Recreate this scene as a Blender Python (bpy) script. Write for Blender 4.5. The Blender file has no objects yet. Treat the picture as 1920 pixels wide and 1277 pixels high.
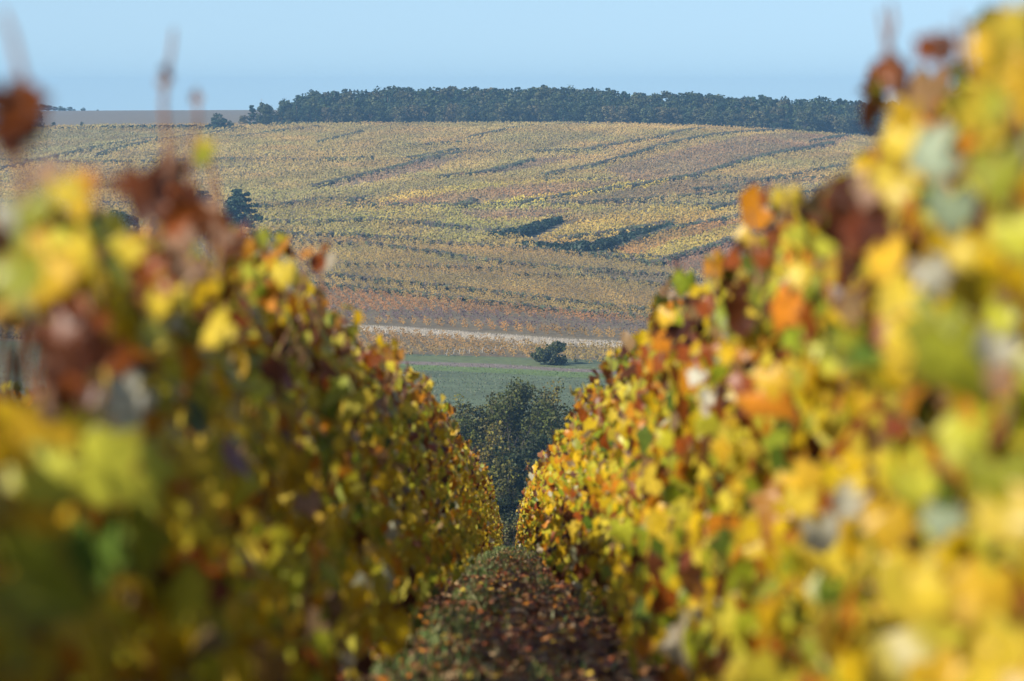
import bpy, math, random
import numpy as np
from mathutils import Matrix, Vector

random.seed(7)
rng = np.random.default_rng(7)
scene = bpy.context.scene
R = math.radians
col = bpy.data.collections.new("scene_content")
scene.collection.children.link(col)

# ------------------------------------------------------------------ camera, sky, sun, exposure
F_PX = 8580.0                       # focal length in pixels of the 1920 px wide photograph
PITCH = R(3.0)
cam_d = bpy.data.cameras.new("camera")
cam = bpy.data.objects.new("camera", cam_d)
scene.collection.objects.link(cam)
cam.location = (0, 0, 0)
cam.rotation_euler = (R(90) - PITCH, 0, 0)
cam_d.sensor_width = 36.0
cam_d.lens = 36.0 * F_PX / 1920.0
cam_d.clip_start = 0.2
cam_d.clip_end = 12000
cam_d.dof.use_dof = True
cam_d.dof.focus_distance = 520.0
cam_d.dof.aperture_fstop = 5.5
scene.camera = cam

SUN_EL, SUN_AZ = R(31), R(-131)     # azimuth clockwise from +Y (view direction): left, a little behind
world = bpy.data.worlds.new("World")
scene.world = world
world.use_nodes = True
wn = world.node_tree.nodes
wl = world.node_tree.links
sky = wn.new("ShaderNodeTexSky")
sky.sky_type = 'NISHITA'
sky.sun_disc = False
sky.sun_elevation = SUN_EL
sky.sun_rotation = SUN_AZ
sky.altitude = 200
sky.air_density = 1.0
sky.dust_density = 0.45
sky.ozone_density = 2.6
tc = wn.new("ShaderNodeTexCoord")
lift = wn.new("ShaderNodeVectorMath"); lift.operation = 'MULTIPLY_ADD'        # the clear blue of the upper sky reaches far down
lift.inputs[1].default_value = (1, 1, 0.8); lift.inputs[2].default_value = (0, 0, 0.10)
nrm = wn.new("ShaderNodeVectorMath"); nrm.operation = 'NORMALIZE'
wl.new(tc.outputs["Generated"], lift.inputs[0]); wl.new(lift.outputs[0], nrm.inputs[0]); wl.new(nrm.outputs[0], sky.inputs["Vector"])
wn["Background"].inputs["Strength"].default_value = 0.08
wl.new(sky.outputs["Color"], wn["Background"].inputs["Color"])

sun_d = bpy.data.lights.new("sun", 'SUN')
sun_d.energy = 5.0
sun_d.angle = R(0.53)
sun_d.color = (1.0, 0.91, 0.78)
sun = bpy.data.objects.new("sun", sun_d)
scene.collection.objects.link(sun)
sdir = Vector((math.sin(SUN_AZ) * math.cos(SUN_EL), math.cos(SUN_AZ) * math.cos(SUN_EL), math.sin(SUN_EL)))
sun.rotation_euler = sdir.to_track_quat('Z', 'Y').to_euler()
sun.location = (-30, -10, 30)

vs = scene.view_settings
vs.view_transform = 'Standard'
vs.look = 'None'
vs.exposure = 0.9
vs.gamma = 1.0
vs.use_curve_mapping = False
scene.cycles.use_denoising = True
scene.cycles.max_bounces = 8
scene.cycles.transmission_bounces = 4
scene.cycles.volume_bounces = 0
scene.cycles.transparent_max_bounces = 8
scene.cycles.caustics_reflective = False
scene.cycles.caustics_refractive = False


# ------------------------------------------------------------------ helpers
def tag(o, label=None, cat=None, group=None, kind=None):
    if label: o["label"] = label
    if cat: o["category"] = cat
    if group: o["group"] = group
    if kind: o["kind"] = kind
    return o


def empty(name, loc):
    o = bpy.data.objects.new(name, None)
    o.empty_display_size = 0.2
    o.location = loc
    col.objects.link(o)
    return o


def np_mesh(name, V, F, mat, tint=None, smooth=False, rim=None):
    """V n x 3, F m x k (k = 3 or 4) -> mesh; tint: n x 3 point colours, rim: n point floats."""
    V = np.asarray(V, np.float32); F = np.asarray(F, np.int32)
    me = bpy.data.meshes.new(name)
    n, (m, k) = len(V), F.shape
    me.vertices.add(n); me.vertices.foreach_set("co", V.ravel())
    me.loops.add(m * k); me.loops.foreach_set("vertex_index", F.ravel())
    me.polygons.add(m)
    me.polygons.foreach_set("loop_start", np.arange(0, m * k, k, dtype=np.int32))
    me.polygons.foreach_set("loop_total", np.full(m, k, np.int32))
    if smooth: me.polygons.foreach_set("use_smooth", np.ones(m, bool))
    me.update(calc_edges=True)
    if tint is not None:
        a = me.attributes.new("tint", 'FLOAT_COLOR', 'POINT')
        c = np.ones((n, 4), np.float32); c[:, :3] = tint
        a.data.foreach_set("color", c.ravel())
    if rim is not None:
        a = me.attributes.new("rim", 'FLOAT', 'POINT')
        a.data.foreach_set("value", np.asarray(rim, np.float32))
    if mat: me.materials.append(mat)
    return me


def obj(name, me, parent=None, loc=(0, 0, 0)):
    o = bpy.data.objects.new(name, me)
    col.objects.link(o)
    o.location = loc
    if parent is not None: o.parent = parent
    return o


class Acc:
    """Collects pieces (vertices, faces of one arity, tints) into one mesh."""
    def __init__(s): s.V, s.F, s.T, s.Rm, s.n = [], [], [], [], 0
    def add(s, V, F, T=None, rim=None):
        V = np.asarray(V, np.float32); F = np.asarray(F, np.int64)
        s.V.append(V); s.F.append(F + s.n); s.n += len(V)
        if T is not None: s.T.append(np.broadcast_to(np.asarray(T, np.float32), (len(V), 3)))
        if rim is not None: s.Rm.append(rim)
    def mesh(s, name, mat, smooth=False):
        return np_mesh(name, np.concatenate(s.V), np.concatenate(s.F), mat, np.concatenate(s.T) if s.T else None, smooth,
                       np.concatenate(s.Rm) if s.Rm else None)


def tube(pts, radii, sides=6):
    """Quad tube along pts (closed end by radius)."""
    P = np.asarray(pts, float); r = np.asarray(radii, float)
    T = np.gradient(P, axis=0); T /= np.linalg.norm(T, axis=1)[:, None] + 1e-9
    ref = np.array([1.0, 0.13, 0.07])
    A = np.cross(T, ref); A /= np.linalg.norm(A, axis=1)[:, None] + 1e-9
    B = np.cross(T, A)
    a = np.linspace(0, 2 * np.pi, sides, endpoint=False)
    V = P[:, None] + r[:, None, None] * (np.cos(a)[None, :, None] * A[:, None] + np.sin(a)[None, :, None] * B[:, None])
    n = len(P)
    i, j = np.meshgrid(np.arange(n - 1), np.arange(sides), indexing='ij')
    j2 = (j + 1) % sides
    Fq = np.stack([i * sides + j, i * sides + j2, (i + 1) * sides + j2, (i + 1) * sides + j], -1).reshape(-1, 4)
    return V.reshape(-1, 3), Fq


def frames(normals, spin):
    """Rotation matrices n x 3 x 3 (columns x, y = tip direction, z = normal); tips hang down, turned by spin."""
    N = normals / (np.linalg.norm(normals, axis=1)[:, None] + 1e-9)
    down = np.tile(np.array([0.0, 0.0, -1.0]), (len(N), 1)) + 0.02 * rng.normal(size=N.shape)
    t = down - (down * N).sum(1)[:, None] * N
    t /= np.linalg.norm(t, axis=1)[:, None] + 1e-9
    b = np.cross(t, N)
    c, s = np.cos(spin)[:, None], np.sin(spin)[:, None]
    y = c * t + s * b
    x = np.cross(y, N)
    return np.stack([x, y, N], axis=2)


def vnoise(p, seed=0):
    """Smooth 2-D value noise in 0..1, p n x 2."""
    p = np.asarray(p, float)
    i = np.floor(p).astype(np.int64); f = p - i
    f = f * f * (3 - 2 * f)
    def h(a, b):
        v = np.sin((a * 127.1 + b * 311.7 + seed * 74.7)) * 43758.5453
        return v - np.floor(v)
    a = h(i[:, 0], i[:, 1]); b = h(i[:, 0] + 1, i[:, 1]); c = h(i[:, 0], i[:, 1] + 1); d = h(i[:, 0] + 1, i[:, 1] + 1)
    return (a * (1 - f[:, 0]) + b * f[:, 0]) * (1 - f[:, 1]) + (c * (1 - f[:, 0]) + d * f[:, 0]) * f[:, 1]


# ------------------------------------------------------------------ terrain shape
_d = np.arange(-120, 3200, 1.0)
_tab = np.array([(250, 25.9), (266, 27.6), (284, 29.0), (300, 29.5), (340, 29.6), (440, 29.35), (500, 29.0), (560, 27.6), (640, 26.0), (720, 23.9),
                 (800, 21.8), (900, 18.6), (1000, 14.9), (1100, 11.2), (1180, 8.5), (1250, 6.6), (1320, 5.9), (1500, 5.2), (1900, 3.6), (2200, 7),
                 (2600, 30), (3200, 70)])
_h = np.where(_d < 238, 0.72 + 0.0855 * _d + 6e-5 * np.sign(_d) * _d ** 2, np.interp(_d, np.r_[238, _tab[:, 0]], np.r_[24.47, _tab[:, 1]]))
_k = np.exp(-0.5 * (np.arange(-36, 37) / 12.0) ** 2); _k /= _k.sum()
_hs = np.convolve(np.pad(_h, 36, mode='reflect', reflect_type='odd'), _k, mode='valid')
_w = np.clip((_d - 180) / 40, 0, 1)
_h = _h * (1 - _w) + _hs * _w


def sstep(a, b, x):
    t = np.clip((x - a) / (b - a), 0, 1)
    return t * t * (3 - 2 * t)


def ground(x, y):
    x = np.asarray(x, float); y = np.asarray(y, float)
    z = -np.interp(y, _d, _h)
    tilt = 0.032 * sstep(400, 520, y) * (1 - sstep(740, 980, y))
    z = z - tilt * np.clip(x, -160, 160)
    up = sstep(750, 1240, y) * (1 - 0.75 * sstep(1300, 1700, y))
    xr = np.clip(x - 10, 0, 190); xl = np.clip(-x, 0, 260)
    z = z - up * (3.9 * (xr / 89.0) ** 2 * (xr < 500) + 1.1 * (xl / 140.0) ** 2)
    und = 0.45 * np.sin(x / 23.0 + y / 61.0) + 0.35 * np.sin(x / 41.0 - y / 37.0 + 1.3)
    z = z + und * sstep(520, 700, y) * (1 - sstep(1180, 1260, y))
    bump = (vnoise(np.stack([x.ravel() / .45, y.ravel() / .6], 1), 5).reshape(x.shape) - .5) * .05
    return z + bump * (1 - sstep(240, 300, y))


CP, SP = math.cos(PITCH), math.sin(PITCH)


def project(x, y, z):
    """world -> photograph pixel (1920 x 1277)."""
    d = y * CP - z * SP
    u = y * SP + z * CP
    return 960 + F_PX * x / d, 638.5 - F_PX * u / d


_march = np.r_[np.arange(252, 700, 0.75), np.arange(700, 2100, 1.5)]


def at(px, py):
    """The ground point seen in pixel (px, py)."""
    a, b = (px - 960) / F_PX, (638.5 - py) / F_PX
    dy, dz = CP + b * SP, -SP + b * CP
    t = _march / dy
    gx, gz = a * t, dz * t
    below = gz <= ground(gx, _march)
    i = int(np.argmax(below)) if below.any() else len(_march) - 1
    return np.array([gx[i], _march[i], float(ground(gx[i], _march[i]))])


def seen(px, py, d):
    """The point at distance d (along y) in pixel (px, py), not on the ground."""
    a, b = (px - 960) / F_PX, (638.5 - py) / F_PX
    t = d / (CP + b * SP)
    return np.array([a * t, d, (-SP + b * CP) * t])


# ------------------------------------------------------------------ materials
def new_mat(name):
    m = bpy.data.materials.new(name)
    m.use_nodes = True
    nt = m.node_tree
    nt.nodes.clear()
    return m, nt.nodes, nt.links


def leaf_mat(name, src, translucent=0.54, rough=0.36, spec=0.28, noise_scale=45.0, pale=0.13, rim=True):
    """src: 'object' (object colour) or 'attr' (point colour)."""
    m, n, l = new_mat(name)
    if src == 'object':
        s = n.new("ShaderNodeObjectInfo"); c = s.outputs["Color"]
    else:
        s = n.new("ShaderNodeAttribute"); s.attribute_name = "tint"; c = s.outputs["Color"]
    geo = n.new("ShaderNodeNewGeometry")
    nz = n.new("ShaderNodeTexNoise"); nz.inputs["Scale"].default_value = noise_scale; nz.inputs["Detail"].default_value = 3
    l.new(geo.outputs["Position"], nz.inputs["Vector"])
    mr = n.new("ShaderNodeMapRange"); mr.inputs[1].default_value = .3; mr.inputs[2].default_value = .7
    mr.inputs[3].default_value = .72; mr.inputs[4].default_value = 1.25
    l.new(nz.outputs["Fac"], mr.inputs[0])
    mul = n.new("ShaderNodeMix"); mul.data_type = 'RGBA'; mul.blend_type = 'MULTIPLY'; mul.inputs[0].default_value = 1
    l.new(c, mul.inputs[6]); l.new(mr.outputs[0], mul.inputs[7])
    cc = mul.outputs[2]
    if rim:                                                   # dry brown leaf edge, broken by noise
        ra = n.new("ShaderNodeAttribute"); ra.attribute_name = "rim"
        ad = n.new("ShaderNodeMath"); ad.operation = 'MULTIPLY'
        l.new(ra.outputs["Fac"], ad.inputs[0]); l.new(nz.outputs["Fac"], ad.inputs[1])
        rr = n.new("ShaderNodeMapRange"); rr.inputs[1].default_value = .36; rr.inputs[2].default_value = .6
        rr.inputs[3].default_value = 0; rr.inputs[4].default_value = .75
        l.new(ad.outputs[0], rr.inputs[0])
        mx = n.new("ShaderNodeMix"); mx.data_type = 'RGBA'
        l.new(rr.outputs[0], mx.inputs[0]); l.new(cc, mx.inputs[6]); mx.inputs[7].default_value = (.16, .055, .02, 1)
        cc = mx.outputs[2]
    if pale:                                                  # the felted underside of the leaf
        pm = n.new("ShaderNodeMath"); pm.operation = 'MULTIPLY'; pm.inputs[1].default_value = pale
        l.new(geo.outputs["Backfacing"], pm.inputs[0])
        px = n.new("ShaderNodeMix"); px.data_type = 'RGBA'
        l.new(pm.outputs[0], px.inputs[0]); l.new(cc, px.inputs[6]); px.inputs[7].default_value = (.46, .47, .30, 1)
        base = px.outputs[2]
    else:
        base = cc
    p = n.new("ShaderNodeBsdfPrincipled")
    p.inputs["Roughness"].default_value = rough
    p.inputs["Specular IOR Level"].default_value = spec
    l.new(base, p.inputs["Base Color"])
    t = n.new("ShaderNodeBsdfTranslucent"); l.new(cc, t.inputs["Color"])
    ms = n.new("ShaderNodeMixShader"); ms.inputs[0].default_value = translucent
    l.new(p.outputs[0], ms.inputs[1]); l.new(t.outputs[0], ms.inputs[2])
    o = n.new("ShaderNodeOutputMaterial"); l.new(ms.outputs[0], o.inputs["Surface"])
    return m


def plain_mat(name, c1, c2, scale=8.0, rough=0.85, bump=0.3, use_tint=False, spec=0.25, stretch=None, metallic=0.0):
    m, n, l = new_mat(name)
    tc = n.new("ShaderNodeNewGeometry")
    vec = tc.outputs["Position"]
    if stretch:
        mp = n.new("ShaderNodeMapping"); mp.inputs["Scale"].default_value = stretch
        l.new(vec, mp.inputs["Vector"]); vec = mp.outputs[0]
    nz = n.new("ShaderNodeTexNoise"); nz.inputs["Scale"].default_value = scale; nz.inputs["Detail"].default_value = 7
    nz.inputs["Roughness"].default_value = .65
    l.new(vec, nz.inputs["Vector"])
    cr = n.new("ShaderNodeValToRGB")
    cr.color_ramp.elements[0].position = .36; cr.color_ramp.elements[0].color = (*c1, 1)
    cr.color_ramp.elements[1].position = .66; cr.color_ramp.elements[1].color = (*c2, 1)
    l.new(nz.outputs["Fac"], cr.inputs["Fac"])
    c = cr.outputs["Color"]
    if use_tint:
        a = n.new("ShaderNodeAttribute"); a.attribute_name = "tint"
        mx = n.new("ShaderNodeMix"); mx.data_type = 'RGBA'; mx.blend_type = 'MULTIPLY'; mx.inputs[0].default_value = 1
        l.new(a.outputs["Color"], mx.inputs[6]); l.new(c, mx.inputs[7]); c = mx.outputs[2]
    p = n.new("ShaderNodeBsdfPrincipled")
    p.inputs["Roughness"].default_value = rough; p.inputs["Specular IOR Level"].default_value = spec
    p.inputs["Metallic"].default_value = metallic
    l.new(c, p.inputs["Base Color"])
    if bump:
        b = n.new("ShaderNodeBump"); b.inputs["Strength"].default_value = bump; b.inputs["Distance"].default_value = .05
        l.new(nz.outputs["Fac"], b.inputs["Height"]); l.new(b.outputs[0], p.inputs["Normal"])
    o = n.new("ShaderNodeOutputMaterial"); l.new(p.outputs[0], o.inputs["Surface"])
    return m


def tree_mat(name, lo, hi, rust, translucent=0.22):
    """Foliage whose hue drifts from tree to tree (object random) and clump to clump (point tint)."""
    m, n, l = new_mat(name)
    oi = n.new("ShaderNodeObjectInfo")
    cr = n.new("ShaderNodeValToRGB")
    e = cr.color_ramp.elements
    e[0].position = 0; e[0].color = (*lo, 1)
    e[1].position = .7; e[1].color = (*hi, 1)
    x = e.new(1.0); x.color = (*rust, 1)
    l.new(oi.outputs["Random"], cr.inputs["Fac"])
    a = n.new("ShaderNodeAttribute"); a.attribute_name = "tint"
    mx = n.new("ShaderNodeMix"); mx.data_type = 'RGBA'; mx.blend_type = 'MULTIPLY'; mx.inputs[0].default_value = 1
    l.new(cr.outputs["Color"], mx.inputs[6]); l.new(a.outputs["Color"], mx.inputs[7])
    p = n.new("ShaderNodeBsdfPrincipled"); p.inputs["Roughness"].default_value = .6; p.inputs["Specular IOR Level"].default_value = .3
    l.new(mx.outputs[2], p.inputs["Base Color"])
    t = n.new("ShaderNodeBsdfTranslucent"); l.new(mx.outputs[2], t.inputs["Color"])
    ms = n.new("ShaderNodeMixShader"); ms.inputs[0].default_value = translucent
    l.new(p.outputs[0], ms.inputs[1]); l.new(t.outputs[0], ms.inputs[2])
    o = n.new("ShaderNodeOutputMaterial"); l.new(ms.outputs[0], o.inputs["Surface"])
    return m


M_LEAF = leaf_mat("vine_leaf_single", 'object')
M_FOL = leaf_mat("vine_leaf_mass", 'attr')
M_LITTER = leaf_mat("fallen_leaf", 'attr', translucent=.15, rough=.55)
M_TUFT = leaf_mat("distant_vine", 'attr', translucent=.25, rough=.6, spec=.25, noise_scale=2.0, pale=0, rim=False)
M_GRASS = leaf_mat("grass_blade", 'attr', translucent=.3, rough=.5, spec=.3, noise_scale=6, pale=0, rim=False)
M_BARK = plain_mat("vine_bark", (.035, .024, .018), (.11, .08, .06), 40, .9, .8)
M_CANE = plain_mat("vine_cane", (.10, .045, .025), (.22, .11, .06), 30, .6, .3)
M_TBARK = plain_mat("tree_bark", (.05, .042, .035), (.14, .12, .10), 5, .9, .6)
M_VBARK = plain_mat("thicket_bark", (.025, .021, .017), (.06, .05, .04), 5, .9, .6)
M_PBARK = plain_mat("pine_bark", (.10, .07, .06), (.20, .15, .13), 4, .9, .6)
M_STEEL = plain_mat("galvanised_steel", (.30, .31, .32), (.45, .46, .47), 25, .45, .1, metallic=.6)
M_STAKE = plain_mat("pale_stake", (.36, .35, .32), (.55, .53, .48), 12, .7, .2)
M_EARTH = plain_mat("alley_earth", (.030, .022, .016), (.085, .060, .042), 6, .95, .8)
M_FIELD = plain_mat("field_ground", (.75, .75, .75), (1.2, 1.2, 1.2), .9, .95, .5, use_tint=True)
M_HILL = plain_mat("hillside_ground", (.75, .72, .75), (1.2, 1.2, 1.15), .5, .95, .5, use_tint=True)
M_TREE = tree_mat("ridge_broadleaf", (.020, .040, .014), (.048, .062, .018), (.060, .055, .020))
M_TREEF = tree_mat("edge_broadleaf", (.034, .052, .018), (.075, .075, .028), (.095, .08, .035))
M_PINE = tree_mat("pine_needles", (.012, .032, .016), (.018, .042, .022), (.02, .04, .018), .1)
M_VAL = tree_mat("valley_foliage", (.088, .090, .020), (.088, .090, .020), (.092, .090, .020), .28)

# ------------------------------------------------------------------ terrain
def grid_sheet(name, xs, ys, mat, tint_fn=None, lift=0.0):
    X, Y = np.meshgrid(xs, ys)
    Z = ground(X, Y) + lift
    V = np.stack([X, Y, Z], -1).reshape(-1, 3)
    ny, nx = X.shape
    i, j = np.meshgrid(np.arange(ny - 1), np.arange(nx - 1), indexing='ij')
    F = np.stack([i * nx + j, i * nx + j + 1, (i + 1) * nx + j + 1, (i + 1) * nx + j], -1).reshape(-1, 4)
    T = tint_fn(V) if tint_fn else None
    o = obj(name, np_mesh(name, V, F, mat, T, True))
    return tag(o, kind="structure")


def spread(inner, step, outer):
    a = np.arange(-inner, inner + step / 2, step)
    e = inner * np.geomspace(1.15, outer / inner, 12)
    return np.r_[-e[::-1], a, e]


def poly_mask(px, py, poly):
    inside = np.zeros(len(px), bool)
    n = len(poly)
    for k in range(n):
        x1, y1 = poly[k]; x2, y2 = poly[(k + 1) % n]
        c = (y1 > py) != (y2 > py)
        with np.errstate(divide='ignore', invalid='ignore'):
            xi = (x2 - x1) * (py - y1) / (y2 - y1 + 1e-12) + x1
        inside ^= c & (px < xi)
    return inside


def to_ground(poly):
    """A boundary traced on the photograph, set down on the terrain (x, y)."""
    return [tuple(at(*p)[:2]) for p in poly]


def in_parcel(V, gpoly):
    return poly_mask(V[:, 0], V[:, 1], gpoly)


grid_sheet("alley_slope", spread(4, .25, 420), np.r_[np.arange(-60, 0, 6), np.arange(0, 262.1, .5)], M_EARTH)

DRY = to_ground([(560, 606), (620, 612), (760, 618), (900, 629), (1060, 640), (1330, 652), (1330, 664), (1200, 656), (1010, 648), (820, 632), (690, 623), (560, 614)])
GREEN_TOP = to_ground([(500, 660), (700, 668), (940, 668), (1060, 684), (1330, 700), (1330, 706), (1150, 696), (940, 684), (730, 676), (500, 672)])
BROWN_ST = to_ground([(500, 672), (730, 676), (940, 684), (1150, 696), (1330, 706), (1330, 712), (1150, 701), (940, 691), (730, 682), (500, 678)])
GREEN_ST = to_ground([(500, 678), (730, 682), (940, 691), (1150, 701), (1330, 712), (1330, 726), (1150, 712), (940, 700), (730, 693), (500, 690)])


def field_tint(V):
    T = np.tile(np.array([.085, .112, .058]), (len(V), 1))
    s = vnoise(np.stack([V[:, 0] / 9, V[:, 1] / 3.0], 1), 2)[:, None]
    T = T * (.8 + .4 * s)
    T[in_parcel(V, GREEN_TOP)] = (.10, .125, .05)
    T[in_parcel(V, BROWN_ST)] = (.16, .13, .11)
    T[in_parcel(V, GREEN_ST)] = (.10, .145, .045)
    return T


def hill_tint(V):
    T = np.tile(np.array([.14, .112, .062]), (len(V), 1))
    T[in_parcel(V, DRY)] = (.28, .25, .20)
    T[(V[:, 1] > 1262)] = (.10, .10, .05)
    T[(V[:, 1] > 1275) & (V[:, 0] < -70)] = (.15, .132, .10)
    return T


grid_sheet("valley_field", spread(100, 2.0, 900), np.arange(262, 512.1, 1.0), M_FIELD, field_tint)
grid_sheet("hillside", spread(190, 4.0, 1500), np.r_[np.arange(512, 720, 1.5), np.arange(720, 1320, 4), np.arange(1320, 3100, 30)], M_HILL, hill_tint)

# ------------------------------------------------------------------ haze
def box_mesh(name, lo, hi, mat):
    V = [(x, y, z) for x in (lo[0], hi[0]) for y in (lo[1], hi[1]) for z in (lo[2], hi[2])]
    F = [(0, 1, 3, 2), (4, 6, 7, 5), (0, 4, 5, 1), (2, 3, 7, 6), (0, 2, 6, 4), (1, 5, 7, 3)]
    return np_mesh(name, V, F, mat)


hm, hn, hl = new_mat("haze_air")
pv = hn.new("ShaderNodeVolumePrincipled")
pv.inputs["Color"].default_value = (.34, .66, 1.0, 1)
pv.inputs["Density"].default_value = 0.00022
pv.inputs["Anisotropy"].default_value = 0.2
ho = hn.new("ShaderNodeOutputMaterial"); hl.new(pv.outputs[0], ho.inputs["Volume"])
tag(obj("haze", box_mesh("haze", (-2300, -140, -110), (2300, 3300, 16), hm)), kind="stuff")

# ------------------------------------------------------------------ vine leaf shapes
def grape_leaf(seed, fine=True):
    r = random.Random(seed)
    if fine:
        lob = [(-90, .10), (-62, .50), (-28, .56), (-8, .44), (18, .62), (40, .47), (64, .52), (90, .72), (116, .52), (140, .47), (162, .62), (188, .44), (208, .56), (242, .50)]
    else:
        lob = [(-90, .15), (-35, .55), (22, .60), (90, .70), (158, .60), (215, .55)]
    pts = []
    for a, q in lob:
        q *= r.uniform(.88, 1.12); a = R(a + r.uniform(-5, 5))
        pts.append((q * math.cos(a), q * math.sin(a) + .12))
    P = np.array(pts)
    cup, droop, fold = r.uniform(-.8, .9), r.uniform(.05, .8), r.uniform(-.1, .4)
    def zz(x, y): return cup * x * x - droop * max(y, 0) ** 2 + fold * abs(x) * .6
    if fine:
        mid = P * .55
        V = [(0, .05, 0)] + [(x, y, zz(x, y) + r.uniform(-.03, .03)) for x, y in mid] + [(x, y, zz(x, y) + r.uniform(-.07, .07)) for x, y in P]
        n = len(P)
        F = [(0, 1 + k, 1 + (k + 1) % n) for k in range(n)]
        for k in range(n):
            a, b, c, d = 1 + k, 1 + (k + 1) % n, 1 + n + k, 1 + n + (k + 1) % n
            F += [(a, c, d), (a, d, b)]
        rim = [0] + [.45] * n + [1.0] * n
    else:
        V = [(0, .1, 0)] + [(x, y, zz(x, y) + r.uniform(-.05, .05)) for x, y in P]
        n = len(P)
        F = [(0, 1 + k, 1 + (k + 1) % n) for k in range(n)]
        rim = [.1] + [.8] * n
    return np.array(V, float), np.array(F), np.array(rim, float)


FINE = [grape_leaf(s) for s in range(9)]
COARSE = [grape_leaf(100 + s, False) for s in range(9)]
LEAF_ME = [np_mesh("leaf", V, F, M_LEAF, None, True, rim) for V, F, rim in FINE]

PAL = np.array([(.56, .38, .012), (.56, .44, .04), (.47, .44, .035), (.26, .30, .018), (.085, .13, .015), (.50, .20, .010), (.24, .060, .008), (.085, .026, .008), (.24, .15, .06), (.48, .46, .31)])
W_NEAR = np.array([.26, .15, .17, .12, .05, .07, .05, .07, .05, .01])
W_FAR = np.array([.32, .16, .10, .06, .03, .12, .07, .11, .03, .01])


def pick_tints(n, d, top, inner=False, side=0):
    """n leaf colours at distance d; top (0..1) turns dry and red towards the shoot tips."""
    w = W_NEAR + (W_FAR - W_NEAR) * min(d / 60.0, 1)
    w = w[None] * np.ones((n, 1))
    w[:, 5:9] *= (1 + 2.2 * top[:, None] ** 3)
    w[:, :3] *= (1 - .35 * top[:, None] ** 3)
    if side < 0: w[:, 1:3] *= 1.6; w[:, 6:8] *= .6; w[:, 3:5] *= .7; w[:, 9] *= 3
    if inner: w[:, 6:8] *= 2.2; w[:, 3:5] *= 1.5  # inner leaves browner and darker: shadow colour put into their tints
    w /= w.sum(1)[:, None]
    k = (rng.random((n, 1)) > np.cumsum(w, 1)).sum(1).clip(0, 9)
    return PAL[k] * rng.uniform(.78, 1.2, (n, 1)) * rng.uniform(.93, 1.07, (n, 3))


def batch_leaves(acc, pos, Rm, size, tint, shapes):
    kind = rng.integers(0, len(shapes), len(pos))
    for k, (V, F, rim) in enumerate(shapes):
        s = np.nonzero(kind == k)[0]
        if not len(s): continue
        W = np.einsum('nij,vj->nvi', Rm[s], V) * size[s][:, None, None] + pos[s][:, None]
        nv = len(V)
        FF = (F[None] + (np.arange(len(s)) * nv)[:, None, None]).reshape(-1, 3)
        acc.add(W.reshape(-1, 3), FF, np.repeat(tint[s], nv, 0), np.tile(rim, len(s)))


# ------------------------------------------------------------------ the two vine rows of the alley
GAP = lambda d: .655 - .235 * float(sstep(20, 78, d))             # half of the free alley between the leaf walls
AXIS = lambda d: -.0006 * d                                      # the alley points a hair to the left
HALF = .21


# how tall the leaf wall stands along each row, read off the outline of the rows in the photograph
OUT = {-1: np.array([(0, 480), (60, 475), (130, 450), (220, 470), (300, 495), (420, 530), (500, 532), (560, 560), (590, 605), (640, 640), (690, 672), (740, 722), (790, 748), (830, 790), (870, 835)], float),
       1: np.array([(1140, 755), (1165, 712), (1215, 655), (1260, 612), (1340, 535), (1430, 470), (1490, 440), (1560, 400), (1625, 335), (1650, 265), (1700, 215), (1780, 175), (1850, 95), (1920, 60)], float)}


def vine_height(side, d):
    px = 960 + F_PX * (AXIS(d) + side * (GAP(d) + .07)) / d
    o = OUT[side]
    wob = .04 * math.sin(d * .9 + side) + .03 * math.sin(d * 2.3 + 2 * side)
    far = 1.42 + wob
    if d > 52: return far
    z = -(np.interp(px, o[:, 0], o[:, 1]) - 188.8) / F_PX * d
    near = float(np.clip(z + np.interp(d, _d, _h) + .02, .95, 1.62)) + .5 * wob
    return near + (far - near) * float(sstep(36, 52, d))


SHOOTS = []


def leaf_cloud(side, d, n, H, inner=.62, loose=1.0):
    """Leaf positions relative to the vine base, outward normals, and height fraction."""
    u = rng.uniform(-.60, .60, n)
    lowcut = .10 + .26 * vnoise(np.stack([(u + d) * 1.7, np.full(n, side * 3.0)], 1), 9)
    z = lowcut + (H - lowcut) * rng.beta(1.12, 1.0, n)
    face = np.where(rng.random(n) < inner, -side, side)           # -side: the alley side
    lump = vnoise(np.stack([(u + d) * 3.1, z * 3.6 + 7 * side], 1), 3) - .5
    taper = 1 - .72 * np.clip((z - (H - .3)) / .3, 0, 1) ** 1.5
    low = (.20 - .11 * sstep(35, 60, d)) * np.exp(-((z - .34) / .26) ** 2)
    off = (HALF * taper + .20 * lump * loose + low) * rng.uniform(.45, 1.1, n) ** .7
    x = face * off + rng.normal(0, .02, n)
    top = np.clip((z - .5) / (H - .5), 0, 1)
    N = np.stack([face * 1.0, rng.normal(-.42, .55, n), .28 + .45 * top ** 3 + rng.normal(0, .35, n)], 1)
    P = np.stack([x, u, z], 1)
    # a few leafy shoots that escape the trimmed outline
    ns = int(rng.integers(2, 5))
    m = int(n * .05)
    w = rng.integers(0, ns, m); su = rng.uniform(-.5, .5, ns); sx = rng.normal(-side * .06, .09, ns); st = rng.uniform(.05, .11 if d < 10 else .22, ns)
    f = rng.random(m)
    SHOOTS.append((sx, su, st, H))
    P[:m] = np.stack([sx[w] + rng.normal(0, .025, m), su[w] + rng.normal(0, .025, m), H - .08 + f * st[w]], 1)
    top[:m] = .75 + .25 * f
    N[:m] += rng.normal(0, .5, (m, 3))
    return P, N, top


ORD = "nearest second third fourth fifth sixth seventh eighth ninth tenth eleventh twelfth thirteenth fourteenth fifteenth sixteenth seventeenth eighteenth".split()


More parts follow.
